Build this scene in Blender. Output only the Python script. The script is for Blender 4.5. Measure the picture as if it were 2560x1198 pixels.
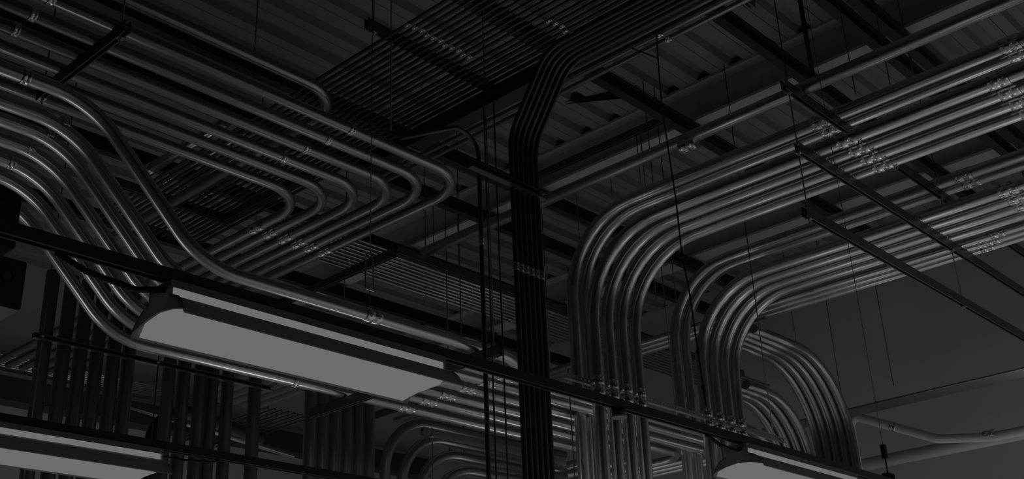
import bpy, bmesh, math, random
from mathutils import Vector, Matrix
random.seed(7)
for o in list(bpy.data.objects): bpy.data.objects.remove(o, do_unlink=True)
SC = bpy.context.scene
COL = SC.collection
PI = math.pi

# ------------------------------------------------------------------ camera
YAW, PIT, ROL, FPX = -0.730419687, 0.418683081, -0.0432463466, 2889.13
CAM = Vector((0, 0, 1.6))
_f = Vector((math.sin(YAW)*math.cos(PIT), math.cos(YAW)*math.cos(PIT), math.sin(PIT)))
_r = Vector((math.cos(YAW), -math.sin(YAW), 0)); _u = _r.cross(_f)
_R = _r*math.cos(ROL) + _u*math.sin(ROL); _U = -_r*math.sin(ROL) + _u*math.cos(ROL)
cd = bpy.data.cameras.new('camera'); cam = bpy.data.objects.new('camera', cd); COL.objects.link(cam)
cd.sensor_fit = 'HORIZONTAL'; cd.sensor_width = 36.0; cd.lens = FPX*36.0/2560.0
cd.clip_start = 0.05; cd.clip_end = 200
M = Matrix(((_R.x, _U.x, -_f.x, CAM.x), (_R.y, _U.y, -_f.y, CAM.y), (_R.z, _U.z, -_f.z, CAM.z), (0, 0, 0, 1)))
cam.matrix_world = M
SC.camera = cam

# ------------------------------------------------------------------ world, lights, exposure
W = bpy.data.worlds.new('world'); SC.world = W; W.use_nodes = True
bg = W.node_tree.nodes['Background']; bg.inputs[0].default_value = (1, 1, 1, 1); bg.inputs[1].default_value = 0.0015
SC.view_settings.view_transform = 'Standard'
try: SC.view_settings.look = 'None'
except Exception: pass
SC.view_settings.exposure = 0.0; SC.view_settings.gamma = 1.0
SC.view_settings.use_curve_mapping = False

def added_fill_light(x, y, power, up=0.0, z=2.93):
    """unseen area light added as fill, spaced like the lamp rows, without a fixture"""
    for p, zz, flip in ((power, z, 0), (power*up, z+.13, math.pi)):
        if p <= 0: continue
        l = bpy.data.lights.new('fill_light', 'AREA'); l.shape = 'RECTANGLE'; l.size = 0.3; l.size_y = 1.2; l.energy = p
        o = bpy.data.objects.new('fill_light', l); COL.objects.link(o); o.location = (x, y, zz); o.rotation_euler = (flip, 0, 0)
PW = 1.0
for (x, y, p, u) in [(-7.1, 2.4, 5, .5), (-7.1, 5.9, 7, .35), (-7.1, 9.3, 9, .2), (-9.0, 2.4, 5, .2), (-9.0, 5.9, 9, .12), (-9.0, 9.3, 10, .1), (-11, 2.4, 7, .05), (-11, 5.9, 9, .08), (-11, 9.3, 10, .08), (-12.9, 5.9, 10, .15), (-12.9, 9.3, 10, .15),
                     (-5.1, 9.3, 11, .12), (-5.1, 12.7, 12, .12), (-3.2, 9.3, 10, .15), (-3.2, 12.7, 12, .15), (-1.2, 5.9, 6, .12), (-1.2, 9.3, 10, .15), (-1.2, 12.7, 14, .25), (0.8, 5.9, 6, .08), (0.8, 9.3, 10, .12), (0.8, 12.7, 14, .25),
                     (2.8, 5.9, 6, .05), (2.8, 9.3, 8, .05)]:
    added_fill_light(x, y, p*PW, u)  # added fill, stronger than the visible lamps and tuned by region

# ------------------------------------------------------------------ materials
def mat(name, col, rough=0.5, metal=0.0, noise=0.0, nscale=8.0, rvar=0.0, stretch=(1, 1, 1), emit=None, bump=0.0):
    m = bpy.data.materials.new(name); m.use_nodes = True
    nt = m.node_tree; b = nt.nodes['Principled BSDF']
    b.inputs['Base Color'].default_value = (col, col, col, 1); b.inputs['Roughness'].default_value = rough
    b.inputs['Metallic'].default_value = metal
    if noise or rvar or bump:
        tc = nt.nodes.new('ShaderNodeTexCoord'); mp = nt.nodes.new('ShaderNodeMapping'); mp.inputs['Scale'].default_value = stretch
        nt.links.new(tc.outputs['Object'], mp.inputs['Vector'])
        nz = nt.nodes.new('ShaderNodeTexNoise'); nz.inputs['Scale'].default_value = nscale; nz.inputs['Detail'].default_value = 4
        nt.links.new(mp.outputs[0], nz.inputs['Vector'])
        if noise:
            r = nt.nodes.new('ShaderNodeMapRange'); r.inputs['To Min'].default_value = max(0, col*(1-noise)); r.inputs['To Max'].default_value = col*(1+noise)
            nt.links.new(nz.outputs['Fac'], r.inputs['Value']); nt.links.new(r.outputs[0], b.inputs['Base Color'])
        if rvar:
            r2 = nt.nodes.new('ShaderNodeMapRange'); r2.inputs['To Min'].default_value = rough-rvar; r2.inputs['To Max'].default_value = rough+rvar
            nt.links.new(nz.outputs['Fac'], r2.inputs['Value']); nt.links.new(r2.outputs[0], b.inputs['Roughness'])
        if bump:
            bp = nt.nodes.new('ShaderNodeBump'); bp.inputs['Strength'].default_value = bump; bp.inputs['Distance'].default_value = 0.01
            nt.links.new(nz.outputs['Fac'], bp.inputs['Height']); nt.links.new(bp.outputs[0], b.inputs['Normal'])
    if emit is not None:
        b.inputs['Base Color'].default_value = (0, 0, 0, 1); b.inputs['Specular IOR Level'].default_value = 0
        b.inputs['Emission Color'].default_value = (1, 1, 1, 1); b.inputs['Emission Strength'].default_value = emit
    return m
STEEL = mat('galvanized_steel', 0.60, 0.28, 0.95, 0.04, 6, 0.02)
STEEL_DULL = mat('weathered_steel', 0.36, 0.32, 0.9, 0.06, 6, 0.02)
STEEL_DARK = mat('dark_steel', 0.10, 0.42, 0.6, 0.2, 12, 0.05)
ZINC = mat('zinc_fitting', 0.75, 0.22, 1.0, 0.1, 30, 0.05)
STRUT = mat('strut_steel', 0.13, 0.42, 0.6, 0.15, 20, 0.05)
STRUT_LIGHT = mat('strut_zinc', 0.42, 0.35, 0.85, 0.1, 20, 0.05)
ROD = mat('rod_steel', 0.14, 0.5, 0.5)
BLACK = mat('black_steel', 0.035, 0.5, 0.2)
CABLE = mat('black_cable', 0.012, 0.6)
DECK = mat('painted_deck', 0.28, 0.75, 0, 0.06, 3)
GIRD = mat('fireproofed_girder', 0.5, 0.85, 0, 0.08, 5, bump=0.2)
WALL = mat('wall_paint', 0.55, 0.85, 0, 0.05, 2)
FLOORM = mat('sealed_concrete', 0.5, 0.6, 0, 0.1, 1.5)
WHITEP = mat('white_pipe_cover', 0.55, 0.7, 0, 0.05, 6)
BOXM = mat('box_grey', 0.06, 0.5, 0.2, 0.1, 10)
LAMPW = mat('lamp_enamel', 0.45, 0.45)
GLOW = mat('tube_and_lit_reflector_glow', 0, emit=0.156)  # emission for the tubes, and for housing and reflector faces they would light
# translucent white reflector sheet: glows a little where the tubes are close behind it
RFL = bpy.data.materials.new('reflector_sheet'); RFL.use_nodes = True
_n = RFL.node_tree; _b = _n.nodes['Principled BSDF']; _b.inputs['Base Color'].default_value = (.7, .7, .7, 1); _b.inputs['Roughness'].default_value = .5
_t = _n.nodes.new('ShaderNodeBsdfTranslucent'); _t.inputs[0].default_value = (.5, .5, .5, 1); _m = _n.nodes.new('ShaderNodeMixShader'); _m.inputs[0].default_value = 0.35
_n.links.new(_b.outputs[0], _m.inputs[1]); _n.links.new(_t.outputs[0], _m.inputs[2]); _n.links.new(_m.outputs[0], _n.nodes['Material Output'].inputs[0])

# ------------------------------------------------------------------ mesh helpers
def fillet(pts, rad, n=9):
    """round the corners of a polyline with arcs of radius rad (a number, or one per corner)"""
    P = [Vector(p) for p in pts]; out = [P[0]]
    for i in range(1, len(P)-1):
        r = rad[i-1] if isinstance(rad, (list, tuple)) else rad
        a = (P[i-1]-P[i]).normalized(); b = (P[i+1]-P[i]).normalized()
        ang = a.angle(b)
        if ang > PI-1e-3 or r <= 0: out.append(P[i]); continue
        t = r/math.tan(ang/2); c = P[i] + (a+b).normalized()*(r/math.sin(ang/2))
        s = P[i]+a*t; e = P[i]+b*t; v0 = s-c; v1 = e-c; ax = v0.cross(v1).normalized(); tot = v0.angle(v1)
        for k in range(n+1): out.append(c + Matrix.Rotation(tot*k/n, 3, ax) @ v0)
    out.append(P[-1]); return out

def tube(bm, pts, r, seg=16, cap=True):
    P = [Vector(p) for p in pts]; rings = []; T = []
    for i in range(len(P)):
        d = (P[min(i+1, len(P)-1)]-P[max(i-1, 0)]); T.append(d.normalized())
    up = Vector((0, 0, 1)) if abs(T[0].z) < .9 else Vector((0, 1, 0))
    nrm = (up - T[0]*up.dot(T[0])).normalized()
    for i, p in enumerate(P):
        if i:
            q = T[i-1].rotation_difference(T[i]); nrm = (q @ nrm); nrm = (nrm - T[i]*nrm.dot(T[i])).normalized()
        bi = T[i].cross(nrm); rr = r[i] if isinstance(r, (list, tuple)) else r
        rings.append([bm.verts.new(p + (nrm*math.cos(2*PI*k/seg) + bi*math.sin(2*PI*k/seg))*rr) for k in range(seg)])
    for i in range(len(rings)-1):
        for k in range(seg):
            f = bm.faces.new((rings[i][k], rings[i][(k+1) % seg], rings[i+1][(k+1) % seg], rings[i+1][k])); f.smooth = True
    if cap:
        bm.faces.new(list(reversed(rings[0]))); bm.faces.new(rings[-1])

def box(bm, c, s, rot=None):
    m = Matrix.Translation(Vector(c)) @ (rot.to_4x4() if rot else Matrix.Identity(4)) @ Matrix.Diagonal((s[0], s[1], s[2], 1))
    return bmesh.ops.create_cube(bm, size=1.0, matrix=m)

def prism(bm, prof, p0, p1, side, up):
    """extrude a closed 2-D profile (list of (s,u)) from p0 to p1"""
    p0, p1, side, up = Vector(p0), Vector(p1), Vector(side), Vector(up)
    a = [bm.verts.new(p0 + side*s + up*u) for s, u in prof]; b = [bm.verts.new(p1 + side*s + up*u) for s, u in prof]
    n = len(prof)
    for i in range(n): bm.faces.new((a[i], a[(i+1) % n], b[(i+1) % n], b[i]))
    bm.faces.new(list(reversed(a))); bm.faces.new(b)

def link(name, bm, m, parent=None, origin=None):
    bmesh.ops.recalc_face_normals(bm, faces=bm.faces[:])
    me = bpy.data.meshes.new(name)
    if origin is not None: bmesh.ops.translate(bm, verts=bm.verts[:], vec=-Vector(origin))
    bm.to_mesh(me); bm.free(); me.materials.append(m)
    o = bpy.data.objects.new(name, me); COL.objects.link(o)
    if origin is not None: o.location = origin
    if parent is not None:
        o.parent = parent; o.matrix_parent_inverse = parent.matrix_basis.inverted() if origin is None or True else Matrix()
    return o
LABELS = set()
def tag(o, label, cat, group=None):
    if label in LABELS: print('DUPLICATE LABEL', label)
    LABELS.add(label)
    o['label'] = label; o['category'] = cat
    if group: o['group'] = group
    return o
def empty(name, loc):
    o = bpy.data.objects.new(name, None); COL.objects.link(o); o.location = loc; return o
def struct(name, bm, m):
    o = link(name, bm, m); o['kind'] = 'structure'; return o

def ray(px, py): return _f + _R*((px-1280)/FPX) - _U*((py-599)/FPX)
def on(px, py, ax, v):
    d = ray(px, py); return CAM + d*((v-CAM[ax])/d[ax])

ORD = ['first', 'second', 'third', 'fourth', 'fifth', 'sixth', 'seventh', 'eighth', 'ninth', 'tenth', 'eleventh', 'twelfth', 'thirteenth', 'fourteenth']

# ------------------------------------------------------------------ conduit with its couplings
def conduit(name, pts, r, rad, m, label, group, cat='conduit', seg=16, couplings=(), n=9):
    """couplings: list of (point, direction, length, boss direction)"""
    bm = bmesh.new(); tube(bm, fillet(pts, rad, n), r, seg)
    o = link(name, bm, m, None, pts[0]); tag(o, label, cat, group)
    for (p, d, L, boss) in couplings: coupling(o, p, d, r, L, boss)
    return o
def coupling(parent, p, d, r, L=0.11, boss=None):
    p, d = Vector(p), Vector(d).normalized(); bm = bmesh.new()
    R1 = r*1.09+0.002
    tube(bm, [p-d*L/2, p-d*(L/2-.004), p-d*.006, p-d*.004, p+d*.004, p+d*.006, p+d*(L/2-.004), p+d*L/2],
         [R1*.95, R1, R1, R1*.97, R1*.97, R1, R1, R1*.95], 20)
    c = link('coupling', bm, ZINC, parent)
    if boss is not None:
        b = Vector(boss).normalized()
        for s in (-.27, .27):
            q = p + d*L*s; bm = bmesh.new()
            tube(bm, [q+b*r*.9, q+b*(R1+.004)], .008, 8); tube(bm, [q+b*(R1+.004), q+b*(R1+.009)], .0045, 6)
            link('screw', bm, ZINC, c)
    return c
X, Y, Z = Vector((1, 0, 0)), Vector((0, 1, 0)), Vector((0, 0, 1))

def c_prof(h, w=0.0413, t=0.0030, lip=0.009, flip=False):
    """C-strut profile, open side at the bottom: (side, up) with up 0 at the open edge"""
    a = w/2; g = a-lip
    pr = [(-a, 0), (-g, 0), (-g, .007), (-g-t*.6, .007), (-g-t*.6, t), (-a+t, t), (-a+t, h-t), (a-t, h-t), (a-t, t), (g+t*.6, t), (g+t*.6, .007), (g, .007), (g, 0), (a, 0), (a, h), (-a, h)]
    return [(s, h-u) for s, u in reversed(pr)] if flip else pr
def strut(p0, p1, label, double=True, m=None, name='strut_channel', group='strut channels', open_dir=None):
    """channel along X or Y; p0,p1 give the middle of the underside"""
    p0, p1 = Vector(p0), Vector(p1); d = (p1-p0).normalized(); up = Z if open_dir is None else -Vector(open_dir)
    side = d.cross(up).normalized(); bm = bmesh.new()
    prism(bm, c_prof(.0413), p0, p1, side, up)
    if double: prism(bm, [(s, u+.0413) for s, u in c_prof(.0413, flip=True)], p0, p1, side, up)
    o = link(name, bm, m or STRUT, None, p0); return tag(o, label, 'strut', group)
def rod(x, y, z0, z1, label, r=.0055, nuts=(), m=None, group='threaded hanger rods', name='hanger_rod', plate=True):
    bm = bmesh.new(); tube(bm, [(x, y, z0), (x, y, z1)], r, 8)
    o = link(name, bm, m or ROD, None, (x, y, z0)); tag(o, label, 'rod', group)
    for zn in nuts:
        bm = bmesh.new(); tube(bm, [(x, y, zn-.022), (x, y, zn-.008)], .012, 6)
        link('nut', bm, STRUT_LIGHT, o)
        if plate:
            bm = bmesh.new(); box(bm, (x, y, zn-.004), (.041, .041, .006)); link('washer', bm, ZINC, o)
    return o

# ================================================================== SETTING
ZD = 8.16           # underside of the roof deck
bm = bmesh.new()    # ribbed steel deck, ribs along Y
pitch = 0.4064; x = -15.2; prof = []
while x < 8.5:
    prof += [(x, ZD), (x+.115, ZD), (x+.117, ZD+.02), (x+.121, ZD+.02), (x+.123, ZD), (x+.235, ZD), (x+.262, ZD+.085), (x+.379, ZD+.085)]
    x += pitch
va = [bm.verts.new((a, -6, b)) for a, b in prof]; vb = [bm.verts.new((a, 14.9, b)) for a, b in prof]
for i in range(len(prof)-1): bm.faces.new((va[i], va[i+1], vb[i+1], vb[i]))
struct('ceiling', bm, DECK)
bm = bmesh.new(); box(bm, (-3.3, 4.5, -.05), (24, 21.4, .1)); struct('floor', bm, FLOORM)
bm = bmesh.new(); box(bm, (-3.3, 15.0, 4.1), (24, .2, 8.2)); struct('wall_back', bm, WALL)
bm = bmesh.new(); box(bm, (-15.1, 4.5, 4.1), (.2, 21.0, 8.2)); struct('wall_left', bm, WALL)
def girder(y, zb, zt, label, fl=.28):
    w = fl/2; bm = bmesh.new()
    pr = [(-w, zb), (w, zb), (w, zb+.03), (.03, zb+.05), (.03, zt-.05), (w, zt-.03), (w, zt), (-w, zt), (-w, zt-.03), (-.03, zt-.05), (-.03, zb+.05), (-w, zb+.03)]
    prism(bm, pr, (-15, y, 0), (8, y, 0), Y, Z)
    o = link('roof_girder', bm, GIRD); tag(o, label, 'girder', 'roof girders'); return o
girder(9.52, 7.70, ZD, 'pale wide roof girder crossing behind the single long conduit')
girder(12.6, 7.70, ZD, 'farther pale roof girder seen low between the two conduit bundles')
# black roof purlins along Y, hung under the girders
def purlin(xc, z, label, h=.16, w=.09, y0=-5, y1=14.8):
    bm = bmesh.new(); a = w/2
    prism(bm, [(-a, 0), (a, 0), (a, .012), (.008, .02), (.008, h-.02), (a, h-.012), (a, h), (-a, h), (-a, h-.012), (-.008, h-.02), (-.008, .02), (-a, .012)], (xc, y0, z), (xc, y1, z), X, Z)
    o = link('roof_purlin', bm, BLACK, None, (xc, y0, z)); tag(o, label, 'purlin', 'black roof purlins'); return o
purlin(-3.36, 7.52, 'black purlin on the right of the close pair at top right')
purlin(-3.56, 7.52, 'black purlin on the left of the close pair at top right')
purlin(-4.35, 7.52, 'black purlin under the girder ending behind the post at top')
purlin(-5.75, 7.52, 'black purlin crossing the girder left of the long black cord')
purlin(-7.9, 7.50, 'black purlin right of the dark vertical conduits, nearer of two')
purlin(-8.75, 7.50, 'black purlin seen under the curved conduit ends')
purlin(-10.2, 7.50, 'black purlin low behind the single long conduit near its left end')
purlin(-11.8, 7.50, 'black purlin far back above the left-hand wall')

# ================================================================== TRAPEZE RACK OF THE RIGHT-HAND BUNDLES
XS = -3.56
strut((XS, 7.20, 6.2215), (XS, 13.2, 6.2215), 'top tier double strut of the right rack, carrying the single long conduit')
strut((XS, 7.27, 5.690), (XS, 13.2, 5.690), 'long middle double strut crossing under both right conduit bundles')
strut((XS, 7.22, 5.135), (XS, 13.2, 5.135), 'lowest long double strut of the right rack, empty of conduit')
rod(XS, 7.28, 5.09, 8.2, 'threaded rod through the near ends of the three stacked right struts', nuts=(5.135, 5.690, 6.2215))
rod(XS, 10.05, 5.09, 8.2, 'threaded rod through the middle of the three stacked right struts', nuts=(5.135, 5.690, 6.2215))
rod(XS, 12.8, 5.09, 8.2, 'threaded rod at the far end of the stacked right struts', nuts=(5.135, 5.690, 6.2215))
Z5, Z3 = 6.361, 5.830
R4 = .057
XE = 0.8
cS = conduit('conduit', [(XE, 7.536, Z5), (-7.98, 7.536, Z5)], R4, 0, STEEL, 'single long straight conduit alone on the top right rack tier', None,
             couplings=[(on(1722, 362, 1, 7.536), X, .16, (0, -.3, -1))])
def clamp(parent, p, d, r, name='pipe_clamp'):
    """two-part strut clamp round a pipe (p on the axis, d along the pipe)"""
    p, d = Vector(p), Vector(d).normalized(); bm = bmesh.new()
    tube(bm, [p-d*.016, p+d*.016], r+.004, 20)
    s = d.cross(Z) if abs(d.z) < .9 else Y
    o = link(name, bm, ZINC, parent)
    return o
PB = [(8.115, Z5, -6.52), (8.29, Z5, -6.52), (7.61, Z3, -5.90), (7.81, Z3, -5.90), (8.01, Z3, -5.90), (8.21, Z3, -5.90)]
QB = [(10.03, Z5, -6.68), (10.22, Z5, -6.68), (9.46, Z3, -6.02), (9.67, Z3, -6.02), (9.87, Z3, -6.02), (10.07, Z3, -6.02)]
def bundle(data, what, group, cz, cx):
    for i, (y, z, xv) in enumerate(data):
        tier = 'upper' if i < 2 else 'lower'; k = i if i < 2 else i-2
        cp = [((cx[0] if i < 2 else cx[1], y, z), X, .17, (0, -.5, -1))]
        if i >= 2: cp.append(((xv, y, cz), Z, .17, (1, -.4, 0)))
        cp.append(((cx[2], y, z), X, .15, (0, -.9, -.3)))
        o = conduit('conduit', [(XE, y, z), (xv, y, z), (xv, y, 0.02)], R4, .78, STEEL,
                    '%s %s tier conduit of the %s' % (ORD[k], tier, what), group, couplings=cp)
        clamp(o, (XS, y, z), X, R4)
        if i >= 2:
            bm = bmesh.new(); q = Vector((cx[1]+.10, y-.01, z-R4-.018)); tube(bm, [q + Vector((.018*math.cos(a), 0, .018*math.sin(a))) for a in [PI*(-.35+1.7*t/8) for t in range(9)]], .004, 6)
            link('clamp_bolt', bm, ZINC, o)
bundle(PB, 'nearer right bundle, bending down mid-picture', 'conduits of the nearer right bundle', 4.46, (-3.72, -3.30, -2.12))
bundle(QB, 'farther right bundle, bending down behind the cord', 'conduits of the farther right bundle', 4.52, (-3.30, -2.77, -1.4))
for i, yy in enumerate((10.30, 10.43, 10.56)):
    conduit('conduit', [(XE, yy, 5.815), (-11.5, yy, 5.815)], .040, 0, STEEL, 'straight conduit behind the farther right bundle, %s from the bundle' % ORD[i], 'straight conduits behind the farther bundle', couplings=[((-3.2-.1*i, yy, 5.815), X, .13, (0, -.6, -1))])
# strut the bends are clamped to at the top of the risers (perforated)
def holey(p0, p1, label, up=Z, hole=.028, pitch=.051):
    """perforated channel: top lip, bottom lip and the bridges between its slots"""
    p0, p1 = Vector(p0), Vector(p1); d = (p1-p0).normalized(); L = (p1-p0).length; s = d.cross(Z).normalized()
    rot = Matrix((d, s, Z)).transposed(); bm = bmesh.new(); mid = (p0+p1)/2
    box(bm, mid+Z*.017, (L, .004, .010), rot); box(bm, mid-Z*.017, (L, .004, .010), rot)
    n = int(L/pitch)
    for i in range(n): box(bm, p0+d*((i+.5)*pitch), (pitch-hole, .004, .026), rot)
    box(bm, mid+Z*.0205-s*.02, (L, .041, .003), rot); box(bm, mid-Z*.0205-s*.02, (L, .041, .003), rot)
    o = link('perforated_strut', bm, STRUT_LIGHT, None, p0); return tag(o, label, 'strut', 'perforated struts behind the risers')
holey((-5.99, 7.30, 4.52), (-5.99, 10.9, 4.52), 'perforated strut clamped behind the riser conduits of both right bundles')
rod(-6.03, 7.38, 2.0, 4.6, 'bright threaded rod just left of the middle risers', m=STRUT_LIGHT, nuts=(4.50,))
rod(-6.03, 9.15, 4.4, 8.2, 'rod hanging in the gap between the two riser banks', nuts=(4.50,))
rod(-6.03, 8.95, 4.4, 8.2, 'second rod in the gap between the two riser banks', nuts=(4.50,))

# ================================================================== FAR ARCHES AT RIGHT
def arch(xs, yb, zt, y0, r, what, rad):
    for i, xx in enumerate(xs):
        conduit('conduit', [(xx, y0, zt), (xx, yb, zt), (xx, yb, 0.02)], r, rad, STEEL_DULL, '%s conduit from the front in the %s' % (ORD[i], what), 'arched conduits at right',
                couplings=[((xx, yb, zt-1.75), Z, .14, (1, 0, 0))])
arch([-5.94-.108*k for k in range(5)], 12.35, 5.66, 10.45, .051, 'tallest arch at right', 1.0)
arch([-6.12-.112*k for k in range(4)], 11.65, 5.08, 10.45, .051, 'middle arch at right', .80)
arch([-6.20-.112*k for k in range(3)], 11.15, 4.62, 10.40, .051, 'lowest arch at right', .62)
holey((-6.2, 11.0, 3.72), (-6.2, 12.6, 3.72), 'perforated strut low behind the arched conduits')

# ================================================================== T BUNDLE, upper left, turning back in flat elbows
TX = [-5.766, -5.994, -6.215, -6.447, -6.647, -6.872]; TY = [5.987, 5.829, 5.695, 5.544, 5.383, 5.234]; ZT = 5.8155; RT = .0425
for i, (tx, ty) in enumerate(zip(TX, TY)):
    cp = [((-7.62-.0*i, ty, ZT), X, .17, (0, -.6, -1))]
    if i < 4: cp.append(((tx, 4.72-.03*i, ZT), Y, .045, (1, 0, -1)))
    if i < 3: cp.append(((tx, 2.42, ZT), Y, .045, (1, 0, -1)))
    conduit('conduit', [(tx, -3.0, ZT), (tx, ty, ZT), (-12.5, ty, ZT)], RT, .42, STEEL_DULL, 'upper left conduit with a flat elbow, %s from the outermost elbow' % ORD[i], 'upper left conduits with flat elbows', couplings=cp)
conduit('conduit', [(-5.733, -3.0, 6.02), (-5.733, 4.66, 6.02), (-9.0, 4.66, 6.02)], .043, .38, STEEL_DULL, 'lone short-ended conduit with a glinting bend above the upper left elbows', None)
# stub group beyond the left step-downs
for i in range(4):
    yy = 4.66+.205*i
    o = conduit('conduit', [(-7.3, yy, 6.5), (-8.56, yy, 6.5)], .05, 0, STEEL, 'dim conduit ending in a fitting among the elbows, %s from the left' % ORD[i], 'conduits ending in fittings', couplings=[((-8.50, yy, 6.5), X, .16, (0, -.3, -1))])
strut((-8.72, 4.45, 6.36), (-8.72, 5.65, 6.36), 'dark strut below the fittings between step-down and elbows')
strut((-8.72, 5.62, 6.36), (-7.4, 5.62, 6.36), 'dark cross strut cornering below the innermost elbow')
strut((-5.60, 2.84, 5.690), (-6.72, 2.84, 5.690), 'short double strut on hanger rods crossing the conduits at upper left')
rod(-5.68, 2.84, 5.64, 8.2, 'hanger rod at the bright end of the short upper left strut', nuts=(5.690,))
rod(-6.66, 2.84, 5.64, 8.2, 'hanger rod at the dark end of the short upper left strut', nuts=(5.690,))
strut((-5.30, 1.90, 5.690), (-7.0, 1.90, 5.690), 'strut corner at the extreme top left of the picture')

# ================================================================== L BUNDLE, left, stepping down through offsets
LX = [-5.809, -6.165, -6.367, -6.605, -6.854, -7.084, -7.364]; ZU, ZL, RL = 5.2625, 4.435, .0445
for i, lx in enumerate(LX):
    s = 8.04 + (8.314-8.04)*(lx+5.809)/(-1.555)
    yend = 10.19 + (-6.854-lx)*-1.0 if False else None
    pts = [(lx, -2.5, ZU), (lx, s-ZU, ZU), (lx, s-ZL, ZL)]
    cp = [((lx, 2.36 if i < 1 else 2.78+.0*i, ZU), Y, .05, (.6, 0, -1))] if i < 5 else []
    if i == 0:
        pts += [(lx, 6.62, ZL), (lx, 6.62, 0.02)]; rads = [.62, .62, .3]
        cp.append(((lx, 4.98, ZL), Y, .14, (1, 0, -.5)))
    else:
        ye = 10.30 - (i-4)*(.34 if i > 4 else .15)
        pts += [(lx, ye, ZL), (-13.0, ye, ZL)]; rads = [.62, .62, .30]
        cp.append(((lx, 6.72, ZL), Y, .17, (.2, 0, -1))); cp.append(((lx, 5.50, ZL), Y, .05, (.6, 0, -1)))
    conduit('conduit', pts, RL, rads, STEEL, 'left conduit stepping down toward the lamp, %s from the right' % ORD[i], 'left conduits stepping down', couplings=cp, n=12)
strut((-5.55, 6.02, 4.308), (-7.8, 6.02, 4.308), 'strut under the stepped conduits right of the lit lamp')
rod(-5.62, 6.02, 4.28, 8.2, 'rod holding the near end of the strut right of the lamp', nuts=(4.308,))
strut((-7.72, 7.25, 4.340), (-7.72, 9.3, 4.340), 'light strut below the bright conduits at bottom centre', m=STRUT_LIGHT)
rod(-7.66, 7.32, 2.5, 4.42, 'rod with couplers at the end of the bottom centre strut', m=STRUT_LIGHT, nuts=(4.340,))

# ================================================================== DARK VERTICAL CONDUITS in the middle
BY = [4.457, 4.499, 4.542, 4.585, 4.629, 4.672]; RB = .0158; XB = -3.97
for i, by in enumerate(BY):
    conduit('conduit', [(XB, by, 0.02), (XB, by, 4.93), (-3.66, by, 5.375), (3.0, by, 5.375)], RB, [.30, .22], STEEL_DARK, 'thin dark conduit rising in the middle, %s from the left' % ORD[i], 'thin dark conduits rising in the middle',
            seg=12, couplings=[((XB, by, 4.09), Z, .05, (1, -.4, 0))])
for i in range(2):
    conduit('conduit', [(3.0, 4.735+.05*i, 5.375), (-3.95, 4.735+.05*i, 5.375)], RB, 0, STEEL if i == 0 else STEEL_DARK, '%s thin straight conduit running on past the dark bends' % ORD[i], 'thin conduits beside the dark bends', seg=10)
strut((-3.93, 4.09, 4.60), (-3.93, 4.72, 4.60), 'short pale-edged strut across the front of the dark vertical conduits', double=False, open_dir=(1, 0, 0))

# ================================================================== LAMPS AND THEIR STRUTS
XL1, XL2, ZS = -3.20, -5.15, 3.055
strut((XL1+.03, -.5, ZS), (XL1+.03, 12.5, ZS), 'long low strut carrying the large lit lamp and running to lower right', double=False)
strut((XL2+.03, -.5, ZS), (XL2+.03, 12.5, ZS), 'long low strut carrying the cropped lamp at lower left', double=False)
def lamp(xc, y0, label, L=1.22):
    t = empty('fluorescent_lamp', (xc, y0+L/2, ZS)); tag(t, label, 'lamp', 'fluorescent strip lamps')
    yc = y0+L/2
    bm = bmesh.new(); box(bm, (xc, yc, 3.040), (.13, L, .026)); box(bm, (xc+.03, yc, 3.0535), (.03, L, .004)); link('housing', bm, LAMPW, t)
    # housing side strip and notches: the tubes' light on it imitated by emission
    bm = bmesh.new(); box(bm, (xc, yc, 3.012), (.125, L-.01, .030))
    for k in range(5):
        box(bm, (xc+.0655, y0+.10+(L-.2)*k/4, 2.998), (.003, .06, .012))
    link('emissive_housing_strip', bm, GLOW, t)
    th = .003
    for sgn, nm in ((1, 'near'), (-1, 'far')):
        bm = bmesh.new()
        a = [(.064, 2.999), (.10, 2.983), (.14, 2.950), (.162, 2.912)]
        pr = [(xc+sgn*s, z) for s, z in a] + [(xc+sgn*(s-.003), z-.003) for s, z in reversed(a)]
        prism(bm, pr, (0, y0-.01, 0), (0, y0+L+.01, 0), X, Z)
        w = link('reflector_wing', bm, RFL, t)
    # far wing's tube-lit inside, imitated by an emissive block between the wings
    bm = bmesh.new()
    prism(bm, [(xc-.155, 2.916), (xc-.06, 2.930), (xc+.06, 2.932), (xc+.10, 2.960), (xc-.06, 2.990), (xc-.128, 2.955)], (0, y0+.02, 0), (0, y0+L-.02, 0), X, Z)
    link('lens', bm, GLOW, t)  # not a real lens: glowing body added for the lit reflector inside
    for yy, s in ((y0-.004, -1), (y0+L+.004, 1)):
        bm = bmesh.new()
        prism(bm, [(xc-.066, 3.052), (xc-.066, 2.999), (xc-.105, 2.985), (xc-.138, 2.955), (xc-.155, 2.925), (xc-.08, 2.945), (xc, 2.955), (xc+.08, 2.945), (xc+.155, 2.925), (xc+.138, 2.955), (xc+.105, 2.985), (xc+.066, 2.999), (xc+.066, 3.052)], (0, yy-.004, 0), (0, yy+.004, 0), X, Z)
        link('end_plate', bm, RFL, t)
    for s in (-.035, .035):
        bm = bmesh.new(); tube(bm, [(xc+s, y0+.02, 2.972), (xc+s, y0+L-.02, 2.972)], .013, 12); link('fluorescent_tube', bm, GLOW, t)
    return t
lamp(XL1, 1.845, 'large lit fluorescent lamp hanging left of centre')
lamp(XL1, 5.285, 'lit fluorescent lamp cropped by the bottom edge below the arched conduits')
lamp(XL2, 1.79, 'lit fluorescent lamp cropped by the bottom left corner')
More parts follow.
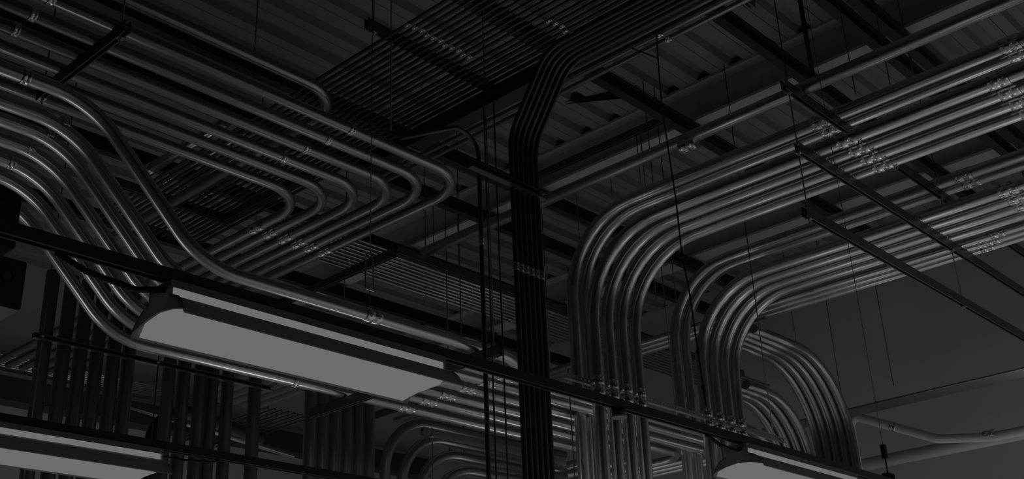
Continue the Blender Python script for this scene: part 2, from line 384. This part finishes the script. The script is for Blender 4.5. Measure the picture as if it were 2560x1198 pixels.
def whip(pts, label, r=.011):
    bm = bmesh.new(); P = fillet(pts, .05, 6); Q = []
    for i in range(len(P)-1):
        k = max(1, int((P[i+1]-P[i]).length/.006))
        for j in range(k): Q.append(P[i].lerp(P[i+1], j/k))
    Q.append(P[-1]); tube(bm, Q, [r if j % 2 else r*.8 for j in range(len(Q))], 8)
    o = link('flexible_conduit', bm, BLACK, None, pts[0]); tag(o, label, 'cable', 'flexible lamp leads')
whip([(XL1+.05, 1.45, 3.04), (XL1+.06, 1.55, 3.00), (XL1+.06, 1.72, 2.985), (XL1+.03, 1.838, 3.025)], 'black flexible lead from the strut into the large lit lamp')
whip([(XL1+.05, 4.93, 3.04), (XL1+.06, 5.03, 3.00), (XL1+.06, 5.17, 2.99), (XL1+.03, 5.275, 3.025)], 'black flexible lead into the lamp below the arched conduits')
whip([(XL2+.03, 3.02, 3.025), (XL2+.05, 3.15, 3.02), (XL2+.05, 3.3, 3.03), (XL2+.03, 3.36, 3.05)], 'thin lead leaving the right end of the lower left lamp', .006)
# small round sensor under the long strut
t = empty('ceiling_sensor', (XL1+.03, 4.235, 3.05)); tag(t, 'small round grey sensor under the long low strut', 'sensor')
bm = bmesh.new(); tube(bm, [(XL1+.03, 4.235, 3.055), (XL1+.03, 4.235, 3.020)], .034, 24); link('body', bm, STRUT, t)
bm = bmesh.new(); tube(bm, [(XL1+.03, 4.235, 3.022), (XL1+.03, 4.235, 3.012)], .037, 24); link('cover', bm, WHITEP, t)
# turnbuckle hanging the strut at lower right
t = empty('turnbuckle', (XL1+.03, 7.01, 3.1)); tag(t, 'small turnbuckle and wire holding the long strut at lower right', 'turnbuckle')
bm = bmesh.new(); box(bm, (XL1+.03, 7.01, 3.27), (.03, .03, .09)); link('body', bm, BLACK, t)
bm = bmesh.new(); tube(bm, [(XL1+.03, 7.01, 3.31), (XL1+.03, 7.01, 7.6)], .0022, 6); link('wire', bm, ROD, t)
bm = bmesh.new(); tube(bm, [(XL1+.03, 7.01, 3.23), (XL1+.03, 7.01, 3.13)], .005, 6); link('hook', bm, BLACK, t)
bm = bmesh.new(); box(bm, (XL1+.03, 7.01, 3.125), (.05, .08, .006)); box(bm, (XL1+.03, 6.975, 3.11), (.05, .006, .035)); box(bm, (XL1+.03, 7.045, 3.11), (.05, .006, .035)); link('saddle', bm, STRUT, t)

# ================================================================== RISER ROW AT LOWER LEFT
VY = [3.716, 3.870, 4.006, 4.139, 4.278, 4.407, 4.774, 4.911, 5.066, 5.182, 5.333, 5.607]; XV = -8.06
for i, vy in enumerate(VY):
    lab = ('%s of the left six riser conduits' % ORD[i]) if i < 6 else (('%s of the next five riser conduits' % ORD[i-6]) if i < 11 else 'stout lone riser conduit right of the row')
    conduit('conduit', [(XV, vy, 0.02), (XV, vy, 5.12 - .2*max(0, vy-4.4))], .052 if i < 11 else .056, .3, STEEL_DULL, lab + ' at lower left', 'riser conduits at lower left')
strut((XV+.07, 3.60, 4.565), (XV+.07, 5.75, 4.565), 'dark strut across the top of the riser row at lower left', double=False, open_dir=(1, 0, 0))
rod(XV+.12, 3.64, 2.4, 6.9, 'thin rod at the left end of the riser row strut', nuts=(4.565,), plate=False)
rod(XV+.12, 4.60, 2.4, 4.7, 'thin rod between the six and the five risers', nuts=(4.565,), plate=False)

# risers group right of them (bottom, under the lamp)
GY = [6.64, 6.78, 6.925, 7.08, 7.225, 7.37]
for i, gy in enumerate(GY):
    conduit('conduit', [(-8.62, gy, 0.02), (-8.62, gy, 5.3), (-10.6, gy, 5.3)], .060, .5, STEEL_DULL, 'riser conduit under the lit lamp, %s from the left' % ORD[i], 'riser conduits under the lamp')
conduit('conduit', [(-9.6, 5.2, 4.7), (-9.2, 6.9, 4.38)], .03, 0, STEEL_DULL, 'slanting conduit between the stout riser and the lamp risers', None)
bm = bmesh.new(); tube(bm, fillet([(-8.9, 5.15, 2.0), (-8.9, 5.15, 4.55), (-8.9, 6.3, 4.40)], .35, 10), .06, 16)
tag(link('conduit', bm, BLACK, None, (-8.9, 5.15, 2.0)), 'black elbow pipe behind the stout riser at lower left', 'conduit')

# ================================================================== ARCHES AT BOTTOM CENTRE
for i in range(7):
    yy = 7.56+.20*i if i else 7.56; zz = 4.55-.125*i
    yy = 7.02+.20*i
    conduit('conduit', [(-7.98, yy, 0.02), (-7.98, yy, zz), (-7.98, 9.6, zz)], .05, .55, STEEL_DULL, 'curving conduit at bottom centre, %s from the left' % ORD[i], 'curving conduits at bottom centre')
strut((-7.9, 6.35, 3.75), (-9.6, 6.35, 3.75), 'dark strut in front of the curving conduits at bottom centre')
strut((-7.6, 8.9, 3.55), (-9.2, 8.9, 3.55), 'dark strut right of the curving conduits by the dark verticals')

# ================================================================== THIN RACKS
def xrack(ys, z, x0, x1, r, m, what, seg=8, cps=None):
    for i, y in enumerate(ys):
        conduit('conduit', [(x0, y, z), (x1, y, z)], r, 0, m, 'thin conduit, %s from near side, %s' % (ORD[i], what), 'thin conduits in the ' + what, seg=seg,
                couplings=[((cps + .01*(i % 3), y, z), X, .05, (0, -.5, -1))] if cps is not None else ())
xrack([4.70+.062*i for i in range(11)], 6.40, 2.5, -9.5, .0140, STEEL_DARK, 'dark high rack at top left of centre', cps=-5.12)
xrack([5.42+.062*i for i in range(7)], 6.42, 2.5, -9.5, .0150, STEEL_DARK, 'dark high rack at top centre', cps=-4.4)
xrack([6.07, 6.165], 6.36, 3.0, -7.0, .022, STEEL_DULL, 'pair beside the dark wireway', cps=-3.9)
bm = bmesh.new(); box(bm, (-3.0, 5.75, 6.27), (7.6, .14, .13))
o = link('wireway', bm, BLACK, None, (-3.0, 5.75, 6.27)); tag(o, 'dark square wireway running under the roof at top centre', 'wireway')
for k in range(3):
    bm = bmesh.new(); box(bm, (-6.2+2.6*k, 5.75, 6.27), (.03, .152, .142)); link('joint_band', bm, STRUT, o)
strut((-5.40, 4.55, 6.436), (-5.40, 6.0, 6.436), 'dark strut above the high racks near the long wire')
rod(-5.40, 4.62, 6.40, 8.2, 'rod holding the near end of the strut above the high racks', nuts=(6.43,))
strut((-3.3, 4.4, 6.436), (-3.3, 6.4, 6.436), 'dark strut above the high racks at top centre')
def yrack(xs, z, y0, y1, r, m, what, cps=None):
    for i, xx in enumerate(xs):
        conduit('conduit', [(xx, y0, z), (xx, y1, z)], r, 0, m, 'thin conduit, %s from right, %s' % (ORD[i], what), 'thin conduits in the ' + what, seg=8,
                couplings=[((xx, cps + .03*(i % 3), z), Y, .05, (1, 0, -1))] if cps is not None else ())
yrack([-8.12-.072*i for i in range(10)], 6.33, 5.9, 14.5, .0140, STEEL_DULL, 'rack seen behind the curved elbows', cps=8.6)
strut((-7.93, 7.12, 6.215), (-7.93, 13.5, 6.215), 'large dark strut under the left end of the single long conduit')
strut((-8.0, 7.16, 6.215), (-11.0, 7.16, 6.215), 'dark strut meeting the large strut at a right angle')
rod(-8.02, 7.9, 4.3, 8.2, 'rod hanging near the left end of the single long conduit')
rod(-8.02, 8.1, 4.3, 8.2, 'second rod hanging near the left end of the single long conduit')
yrack([-9.75-.075*i for i in range(10)], 6.0, 6.0, 14.5, .0150, STEEL_DULL, 'low rack behind the dark vertical conduits')
strut((-9.6, 7.6, 5.90), (-9.6, 14.2, 5.90), 'dark strut under the low rack behind the dark vertical conduits')
strut((-9.0, 9.4, 5.55), (-12.0, 9.4, 5.55), 'dark cross strut low behind the dark vertical conduits')
yrack([-14.2-.075*i for i in range(7)], 6.52, 5.0, 9.5, .0170, STEEL, 'bright rack along the left wall')
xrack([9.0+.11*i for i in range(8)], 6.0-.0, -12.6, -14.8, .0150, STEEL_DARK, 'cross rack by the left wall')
strut((-5.80, 8.9, 7.52), (-7.9, 8.9, 7.52), 'dark strut before the lower edge of the roof girder')
# wall ledge and duct at left
bm = bmesh.new(); box(bm, (-14.85, 8.0, 6.25), (.3, 12.0, .30)); o = link('wall_duct', bm, BOXM); tag(o, 'dark square duct along the left wall at bottom', 'duct')
bm = bmesh.new(); box(bm, (-14.83, 8.0, 6.43), (.34, 12.0, .05)); link('duct_flange', bm, STRUT_LIGHT, o)

# strip of thin conduits and white pipes on the right
xrack([12.55+.036*i for i in range(9)], 5.16, 1.5, -7.2, .0160, STEEL, 'flat bright strip before the right-hand wall')
YW = 13.2
wz = 1.6 + .2345*YW - .057
conduit('pipe', [(1.5, YW, wz), (-7.2, YW, wz)], .075, 0, WHITEP, 'long pale pipe low on the wall at right', None, cat='pipe')
p0 = on(2122, 1037, 1, 12.9); p1 = on(2345, 1098, 1, 12.95)
t = conduit('pipe', [p0 + Vector((0, .02, -1.2)), p0, p1, on(2480, 1093, 1, 13.0), on(2700, 1050, 1, 13.0)], .052, [.10, .25, .4], WHITEP, 'pale pipe with an elbow slanting down before the right-hand wall', None, cat='pipe', couplings=[(on(2475, 1088, 1, 13.0), X, .14, None), (p0.lerp(p1, .52), p1-p0, .08, None)])

# ================================================================== POST, POLES, RODS, CORD, HOOK
conduit('post', [(-3.46, 7.536, 6.42), (-3.46, 7.536, 8.2)], .020, 0, BLACK, 'black vertical post standing on the single long conduit at top', None, cat='post', seg=10)
p = [on(1000, 345, 0, -4.6), on(1140, 318, 0, -4.6)]
conduit('conduit', [p[0], p[1], (-4.6, 4.845, 5.30), (-4.6, 4.845, 0.02)], .0150, [.10, .14], STEEL_DARK, 'single thin conduit dropping as a pole left of the dark verticals', None, seg=10, couplings=[((-4.6, 4.845, 4.57), Z, .05, (1, 0, 0))])
rod(-4.62, 4.93, 1.5, 5.75, 'thin rod right beside the pole-like conduit', m=ROD)
rod(-4.62, 5.03, 1.5, 5.75, 'second thin rod beside the pole-like conduit', m=ROD)
t = empty('wire_hook', (-5.7, 4.865, 4.4)); tag(t, 'long thin wire with a spring hook hanging above the lit lamp', 'hook')
bm = bmesh.new(); tube(bm, [(-5.7, 4.86, 8.2), (-5.7, 4.868, 4.86)], .0035, 6); link('wire', bm, ROD, t)
bm = bmesh.new(); tube(bm, fillet([(-5.7, 4.84, 4.84), (-5.7, 4.825, 4.80), (-5.7, 4.83, 4.57), (-5.7, 4.905, 4.57), (-5.7, 4.895, 4.80), (-5.7, 4.868, 4.86)], .012, 4), .006, 8); link('snap_hook', bm, ZINC, t)
bm = bmesh.new(); tube(bm, [(-5.7, 4.868, 4.57), (-5.7, 4.868, 4.44)], .003, 6); link('tail', bm, ROD, t)
cp = [(1640, 60), (1645, 150), (1655, 270), (1690, 500), (1705, 640), (1722, 720), (1745, 880), (1758, 970), (1766, 1015)]
P = [on(a, b, 0, -3.1) for a, b in cp]
bm = bmesh.new(); tube(bm, fillet(P, .6, 5), .0045, 8)
o = link('hanging_cord', bm, CABLE, None, P[0]); tag(o, 'long black cord hanging down in front of the bundles, tied at intervals', 'cord')
for k in (.3, .55, .75, .9):
    q = P[int(k*8)]; bm = bmesh.new(); tube(bm, [q+Z*.012, q-Z*.012], .010, 8); link('cable_tie', bm, CABLE, o)
conduit('cord', [on(1645, 146, 0, -3.1), on(1600, 128, 0, -3.3), on(1500, 92, 0, -3.6)], .004, .2, CABLE, 'short cord branching off the long black cord at top', None, cat='cord', seg=6)
# free hanging rods: (px, py at the top, py at the bottom, plane x, words)
for (px_, py_, ax, v, w) in [(977, 325, 0, -5.2, 'rod hanging from the roof right of the long wire'), (637, 130, 0, -5.733, 'rod ending at the dark clamp on the lone bent conduit'), (1376, 920, 0, -8.2, 'rod just right of the dark vertical conduits'),
                            (1455, 690, 0, -7.6, 'rod crossing the light deck right of the dark verticals'), (1065, 780, 0, -8.6, 'rod behind the outermost flat elbow'), (1086, 760, 0, -9.4, 'short rod under the end of the single long conduit'),
                            (1148, 720, 0, -9.2, 'rod in the bright gap left of the pole'), (1613, 460, 1, 8.9, 'rod between girder and middle bundle'), (1602, 460, 1, 8.88, 'second rod between girder and middle bundle'),
                            (1531, 500, 1, 8.9, 'rod hanging from the slanting brace'), (1374, 460, 1, 8.6, 'rod at the left end of the slanting brace'), (1642, 760, 1, 10.9, 'rod seen between the middle and farther risers'),
                            (2234, 965, 1, 12.70, 'rod on the right-hand side holding the flat bright strip'), (2101, 975, 1, 12.70, 'rod coming down beside the tallest arch'), (1992, 868, 1, 12.70, 'dark rod ending at the top of the tallest arch'),
                            (1935, 1100, 1, 9.3, 'rod hanging in front of the arched conduits'), (2139, 235, 1, 8.0, 'short rod between long conduit and upper bundle'), (2226, 215, 1, 8.0, 'another short rod between long conduit and upper bundle'), (2284, 190, 1, 8.0, 'short rod below the close purlin pair'),
                            (640, 560, 0, -9.0, 'faint rod low behind the flat elbows'), (860, 760, 0, -9.6, 'faint rod left of the spring hook')]:
    b = on(px_, py_, ax, v)
    rod(b.x, b.y, b.z, 7.5 if 8.85 < b.y < 8.95 and 'between' in w else (7.2 if 'brace' in w else 8.2), w, r=.0055)
# slanting brace strut near the girder
a = on(1362, 262, 1, 8.6); b = on(1592, 240, 1, 9.0)
d = (b-a).normalized(); bm = bmesh.new(); s = d.cross(Z).normalized(); prism(bm, c_prof(.06, w=.06), a, b, s, s.cross(d)); prism(bm, [(q, u+.06) for q, u in c_prof(.06, w=.06, flip=True)], a, b, s, s.cross(d))
tag(link('brace_strut', bm, BLACK, None, a), 'black slanting brace under the deck right of the dark conduits', 'brace')

# ================================================================== BOXES AT THE LEFT EDGE
t = empty('junction_box', (-5.75, 2.3, 3.95)); tag(t, 'dark grey junction box with a round knockout at the left edge', 'junction box')
bm = bmesh.new(); box(bm, (-5.75, 2.16, 3.925), (.30, .55, .27)); bmesh.ops.bevel(bm, geom=bm.edges[:], offset=.006, segments=2, affect='EDGES'); link('body', bm, BOXM, t)
c = on(16, 690, 0, -5.6); bm = bmesh.new(); tube(bm, [c, c+X*.006], .034, 20); link('knockout', bm, BLACK, t)
bm = bmesh.new(); tube(bm, [c+X*.004, c+X*.010], .022, 20); link('knockout_plug', bm, STRUT, t)
bm = bmesh.new(); box(bm, (-5.75, 2.13, 2.85), (.22, .34, 1.86)); o = link('wireway', bm, BLACK, None, (-5.75, 2.13, 2.85)); tag(o, 'black vertical wireway below the junction box at the left edge', 'wireway')
bm = bmesh.new(); box(bm, (-5.75, 2.16, 4.28), (.24, .42, .30)); o = link('pull_box', bm, BLACK, None, (-5.75, 2.16, 4.28)); tag(o, 'black pull box above the junction box at the left edge', 'pull box')
bm = bmesh.new(); box(bm, (-5.625, 2.13, 4.29), (.012, .28, .16)); link('cover', bm, BOXM, o)
